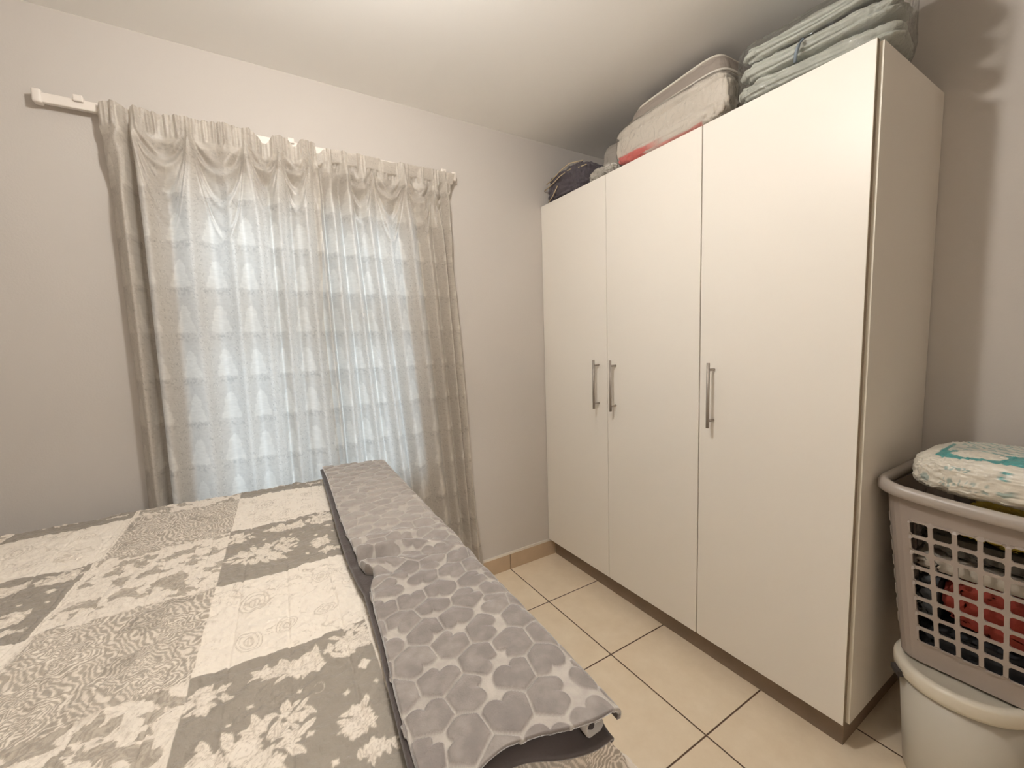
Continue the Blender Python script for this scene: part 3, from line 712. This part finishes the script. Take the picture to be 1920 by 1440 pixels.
# dark bag with cords at the wall
d_ = tag(empty('holdall_bag', (.17, -.19, ZW)), 'dark purple-grey cloth bag with thin pale cords against the window wall', 'bag')
P, _ = soft(.150, -.172, ZW+.080, .130, .165, .080, e=.45, ez=.6, n=(180, 80), amp=.014, fr=8, seed=200, creases=[(.2, .3, .08, .012), (-.2, .5, .07, .01)])
put('bag_body', P, mat('dark_aubergine_cloth', (.085, .07, .08), .8, bump=(70, .6, .006), sheen=.2), d_, zmin=ZW)
cord = mat('pale_cord', (.55, .44, .28), .7)
for pts in (((.03, -.02, .118), (.028, -.08, .128), (.03, -.15, .150), (.05, -.20, .172), (.08, -.27, .166)), ((.022, -.01, .085), (.018, -.08, .095), (.016, -.16, .115), (.03, -.24, .13)), ((.018, -.05, .01), (.014, -.10, .035), (.012, -.14, .07)), ((.03, -.29, .115), (.05, -.33, .12))):
    bm = bmesh.new(); tube(bm, [(x, y, ZW+z) for x, y, z in pts], .0028, 8); obj('cord', bm, cord, d_, True)

# ------------------------------------------------------------------ bucket, basket, laundry, nappy pack
bx_, by_ = .175, -1.707
bu = tag(empty('bucket', (bx_, by_, 0)), 'white plastic bucket standing on the floor under the laundry basket', 'bucket')
bm = bmesh.new(); lathe(bm, [(0, .002), (.106, .002), (.110, .01), (.130, .300), (.122, .300), (.104, .012), (0, .012)], bx_, by_); obj('bucket_body', bm, mat('bucket_white', (.60, .56, .48), .4), bu, True)
bm = bmesh.new(); lathe(bm, [(0, .342), (.118, .342), (.124, .349), (.140, .348), (.144, .340), (.143, .314), (.137, .303), (.132, .303), (.132, .312), (0, .312)], bx_, by_); obj('lid', bm, mat('lid_white', (.76, .71, .60), .35), bu, True)
bm = bmesh.new()
an = math.radians(128)
hx, hy = bx_+.145*math.cos(an), by_+.145*math.sin(an)
box(bm, -.008, .008, -.020, .020, -.008, .008, bev=.002)
for v in bm.verts:
    x, y = v.co.x, v.co.y; v.co.x = hx+x*math.cos(an)-y*math.sin(an); v.co.y = hy+x*math.sin(an)+y*math.cos(an); v.co.z += .312
obj('handle_clip', bm, M['dark'], bu)

ba = tag(empty('laundry_basket', (.30, -1.86, .352)), 'grey-brown plastic laundry basket with square holes, resting on a white bucket', 'basket')
bkm = mat('basket_plastic', (.37, .315, .275), .42, spec=.45)
BX0, BX1, BY0, BY1, BZ0, BZ1 = .080, .492, -2.16, -1.536, .357, .842   # outer size at the rim
def rrect(t, z):
    """point on the rounded-rectangle wall; t arclength along the rim loop, tapers to the base"""
    k = (z-BZ0)/(BZ1-BZ0); ins = .032*(1-k); ins = ins
    return ins
rad = .052
def loop_pts(z, n_s):
    ins = rrect(0, z); x0, x1, y0, y1 = BX0+ins, BX1-ins*.3, BY0+ins, BY1-ins*1.35; r = rad
    # start on the front (x0) face near y1, go towards -y
    segs = []
    Lx = (x1-x0-2*r); Ly = (y1-y0-2*r)
    return x0, x1, y0, y1, r, Lx, Ly
pitch = .0425; zp = .0445
def wallpoint(s, z, off=0.):
    """s in [0,4): 0-1 front face (y1->y0) incl. half corners ... param by normalised pieces"""
    x0, x1, y0, y1, r, Lx, Ly = loop_pts(z, 0)
    per = [Ly, math.pi*r/2, Lx, math.pi*r/2, Ly, math.pi*r/2, Lx, math.pi*r/2]
    r_ = r+off
    i = int(s) % 8; t = s-int(s)
    if i == 0: return (x0-off, y1-r-t*Ly, z)
    if i == 1: a = math.pi+t*math.pi/2; return (x0+r+r_*math.cos(a), y0+r+r_*math.sin(a), z)
    if i == 2: return (x0+r+t*Lx, y0-off, z)
    if i == 3: a = 1.5*math.pi+t*math.pi/2; return (x1-r+r_*math.cos(a), y0+r+r_*math.sin(a), z)
    if i == 4: return (x1+off, y0+r+t*Ly, z)
    if i == 5: a = t*math.pi/2; return (x1-r+r_*math.cos(a), y1-r+r_*math.sin(a), z)
    if i == 6: return (x1-r-t*Lx, y1+off, z)
    a = math.pi/2+t*math.pi/2; return (x0+r+r_*math.cos(a), y1-r+r_*math.sin(a), z)
bm = bmesh.new()
rows = 8; cells_s = []
for piece, ncell in ((0, 11), (1, 0), (2, 6), (3, 0), (4, 11), (5, 0), (6, 6), (7, 0)):
    if ncell:
        for k in range(ncell): cells_s.append((piece+k/ncell, piece+(k+1)/ncell-1e-6, True))
    else:
        for k in range(5): cells_s.append((piece+k/5, piece+(k+1)/5-1e-6, False))
zrow = [BZ0] + [BZ0+.055+zp*i for i in range(rows+1)] + [BZ1]
for (s0, s1, hole) in cells_s:
    for j in range(len(zrow)-1):
        z0, z1 = zrow[j], zrow[j+1]
        def P(u, v): return wallpoint(s0+(s1-s0)*u, z0+(z1-z0)*v)
        if hole and 1 <= j <= rows:
            m_u, m_v = .105, .095; c = .10
            inner = [(m_u+c, m_v), (1-m_u-c, m_v), (1-m_u, m_v+c), (1-m_u, 1-m_v-c), (1-m_u-c, 1-m_v), (m_u+c, 1-m_v), (m_u, 1-m_v-c), (m_u, m_v+c)]
            outer = [(m_u+c, 0), (1-m_u-c, 0), (1, m_v+c), (1, 1-m_v-c), (1-m_u-c, 1), (m_u+c, 1), (0, 1-m_v-c), (0, m_v+c)]
            vi = [bm.verts.new(P(*q)) for q in inner]; vo = [bm.verts.new(P(*q)) for q in outer]
            for k in range(8): 
                k2 = (k+1) % 8
                if k in (1, 3, 5, 7):
                    cc = bm.verts.new(P(*{1: (1, 0), 3: (1, 1), 5: (0, 1), 7: (0, 0)}[k]))
                    bm.faces.new((vo[k], cc, vo[k2], vi[k2], vi[k]))
                else: bm.faces.new((vo[k], vo[k2], vi[k2], vi[k]))
        else:
            bm.faces.new([bm.verts.new(P(*q)) for q in ((0, 0), (1, 0), (1, 1), (0, 1))])
bmesh.ops.remove_doubles(bm, verts=bm.verts, dist=.0006)
# base
x0, x1, y0, y1, r, Lx, Ly = loop_pts(BZ0, 0)
bot = [bm.verts.new(wallpoint(i/4, BZ0)) for i in range(32)]; bm.faces.new(bot)
bw = obj('basket_wall', bm, bkm, ba); sm_ = bw.modifiers.new('thickness', 'SOLIDIFY'); sm_.thickness = .005; sm_.offset = -1
bm = bmesh.new(); prof = [(-.002, -.004), (.006, .014), (.018, .016), (.026, .004), (.026, -.016), (.021, -.018), (.017, -.004)]
ringv = []
N_ = 160
for k in range(N_):
    s = 8*k/N_; dipz = 0
    x, y, z = wallpoint(s, BZ1)
    ym = max(-1, min(1, (y-(BY0+BY1)/2)/((BY1-BY0)/2)))
    lift = .014*abs(ym)**3 - .010*(1-ym*ym)
    ringv.append([bm.verts.new((*wallpoint(s, BZ1, off=max(-.02, o_ - .004))[:2], BZ1+h_+lift)) for o_, h_ in prof])
for k in range(N_):
    A, B = ringv[k], ringv[(k+1) % N_]
    for i in range(len(prof)-1): bm.faces.new((A[i], A[i+1], B[i+1], B[i]))
rm = obj('rim', bm, mat('basket_rim_plastic', (.42, .375, .335), .3, spec=.5), ba, True); sm_ = rm.modifiers.new('thickness', 'SOLIDIFY'); sm_.thickness = .003
# laundry inside
def cloth(name, cx, cy, cz, sx, sy, sz, col, seed, label, cat='clothing', zr=(0, 9), yr=(-2.085, -1.604), var=(30, .3)):
    P, _ = soft(cx, cy, cz, sx+.05, sy, sz, e=.6, ez=.7, n=(130, 60), amp=.016, fr=9, seed=seed)
    P[..., 0] = np.clip(P[..., 0], .131, .466); P[..., 1] = np.clip(P[..., 1], *yr); P[..., 2] = np.clip(P[..., 2], *zr)
    return tag(gmesh(name, P, mat(name+'_fabric', col, .9, bump=(60, .5, .006), var=var), None, wrapu=True), label, cat)
cloth('dark_trousers', .30, -1.85, .415, .175, .25, .055, (.035, .035, .038), 210, 'dark trousers at the bottom of the laundry basket', zr=(.362, .470))
cloth('red_towel', .30, -1.87, .55, .176, .225, .078, (.30, .045, .03), 220, 'dark red towel seen through the basket holes', 'towel', zr=(.474, .622), yr=(-2.085, -1.660))
cloth('grey_shirt', .30, -1.66, .535, .17, .055, .07, (.08, .085, .09), 225, 'charcoal shirt in the left end of the laundry basket', zr=(.474, .622), yr=(-1.655, -1.604))
cloth('white_shirt', .30, -1.82, .640, .176, .23, .036, (.55, .50, .42), 230, 'crumpled pale shirt in the middle of the basket', zr=(.626, .668))
cloth('olive_jersey', .30, -1.83, .715, .172, .235, .046, (.075, .065, .05), 240, 'dark olive jersey near the top of the basket', zr=(.672, .729))
cloth('yellow_top', .30, -1.775, .754, .180, .110, .020, (.55, .42, .05), 250, 'yellow top just under the basket rim', zr=(.733, .775))
# nappy pack
pk = tag(empty('nappy_pack', (.26, -1.83, .85)), 'white and teal plastic nappy pack lying on the laundry basket', 'nappy pack')
P, (a1, a2, a3) = soft(.245, -1.835, .905, .165, .255, .060, e=.42, ez=.55, n=(420, 220), amp=.006, fr=7, seed=260)
# print: parameters in metres on the pack, s = along (-y), t = across (x) over the top, h = height
s_ = -1.580-P[..., 1]; t_ = P[..., 0]-.080; h_ = P[..., 2]-.845
top = (a3 > .3) & (h_ > .092)
v = np.zeros_like(s_)
teal = top & (s_ > .050) & (s_ < .215-.25*np.maximum(0, t_-.10)) & (t_ > .035+.10*np.abs(s_-.09)*0) & (t_ < .21) & (np.hypot((s_-.05)/.03, (t_-.03)/.03) > .6)
el = np.hypot((s_-.125)/.052, (t_-.082)/.034) < 1
v[teal] = 1; v[teal & el] = 0
st = top & (np.abs(((t_*1.0+.35*(s_-.1)) % .030)-.015) < .004) & (s_ > .07) & (s_ < .28) & (t_ > .11)
v[st] = .75; v[top & (s_ > .06) & (s_ < .30) & (t_ > .11) & ~st] = .12
bad = np.hypot((s_-.185), (h_-.088)) ; fr_ = (a1 < 0)
v[fr_ & (bad < .0115)] = .95; v[fr_ & (bad < .0065)] = .3
let = fr_ & (h_ > .036) & (h_ < .060) & (s_ > .07) & (s_ < .22) & (np.abs(((s_ % .021)-.0105)) < .008) & (fbm(s_*170, h_*130, 300, 2) > .50)
v[let] = .55
let2 = fr_ & (h_ > .082) & (h_ < .092) & (s_ > .075) & (s_ < .125) & (fbm(s_*300, h_*260, 310, 2) > .52); v[let2] = .6
v[fr_ & (np.hypot(s_-.040, h_-.048) < .010)] = .5
nm_ = mat('nappy_pack_film', (.75, .70, .62), .3, spec=.55, bump=(45, .5, .006)); ramp_attr(nm_, 'pattern', [(0, (.74, .70, .61)), (.5, (.40, .46, .42)), (1, (.10, .35, .34))])
P[..., 0] = np.minimum(P[..., 0], .49)
ob = gmesh('pack_body', P, nm_, pk, {'pattern': v}, wrapu=True)
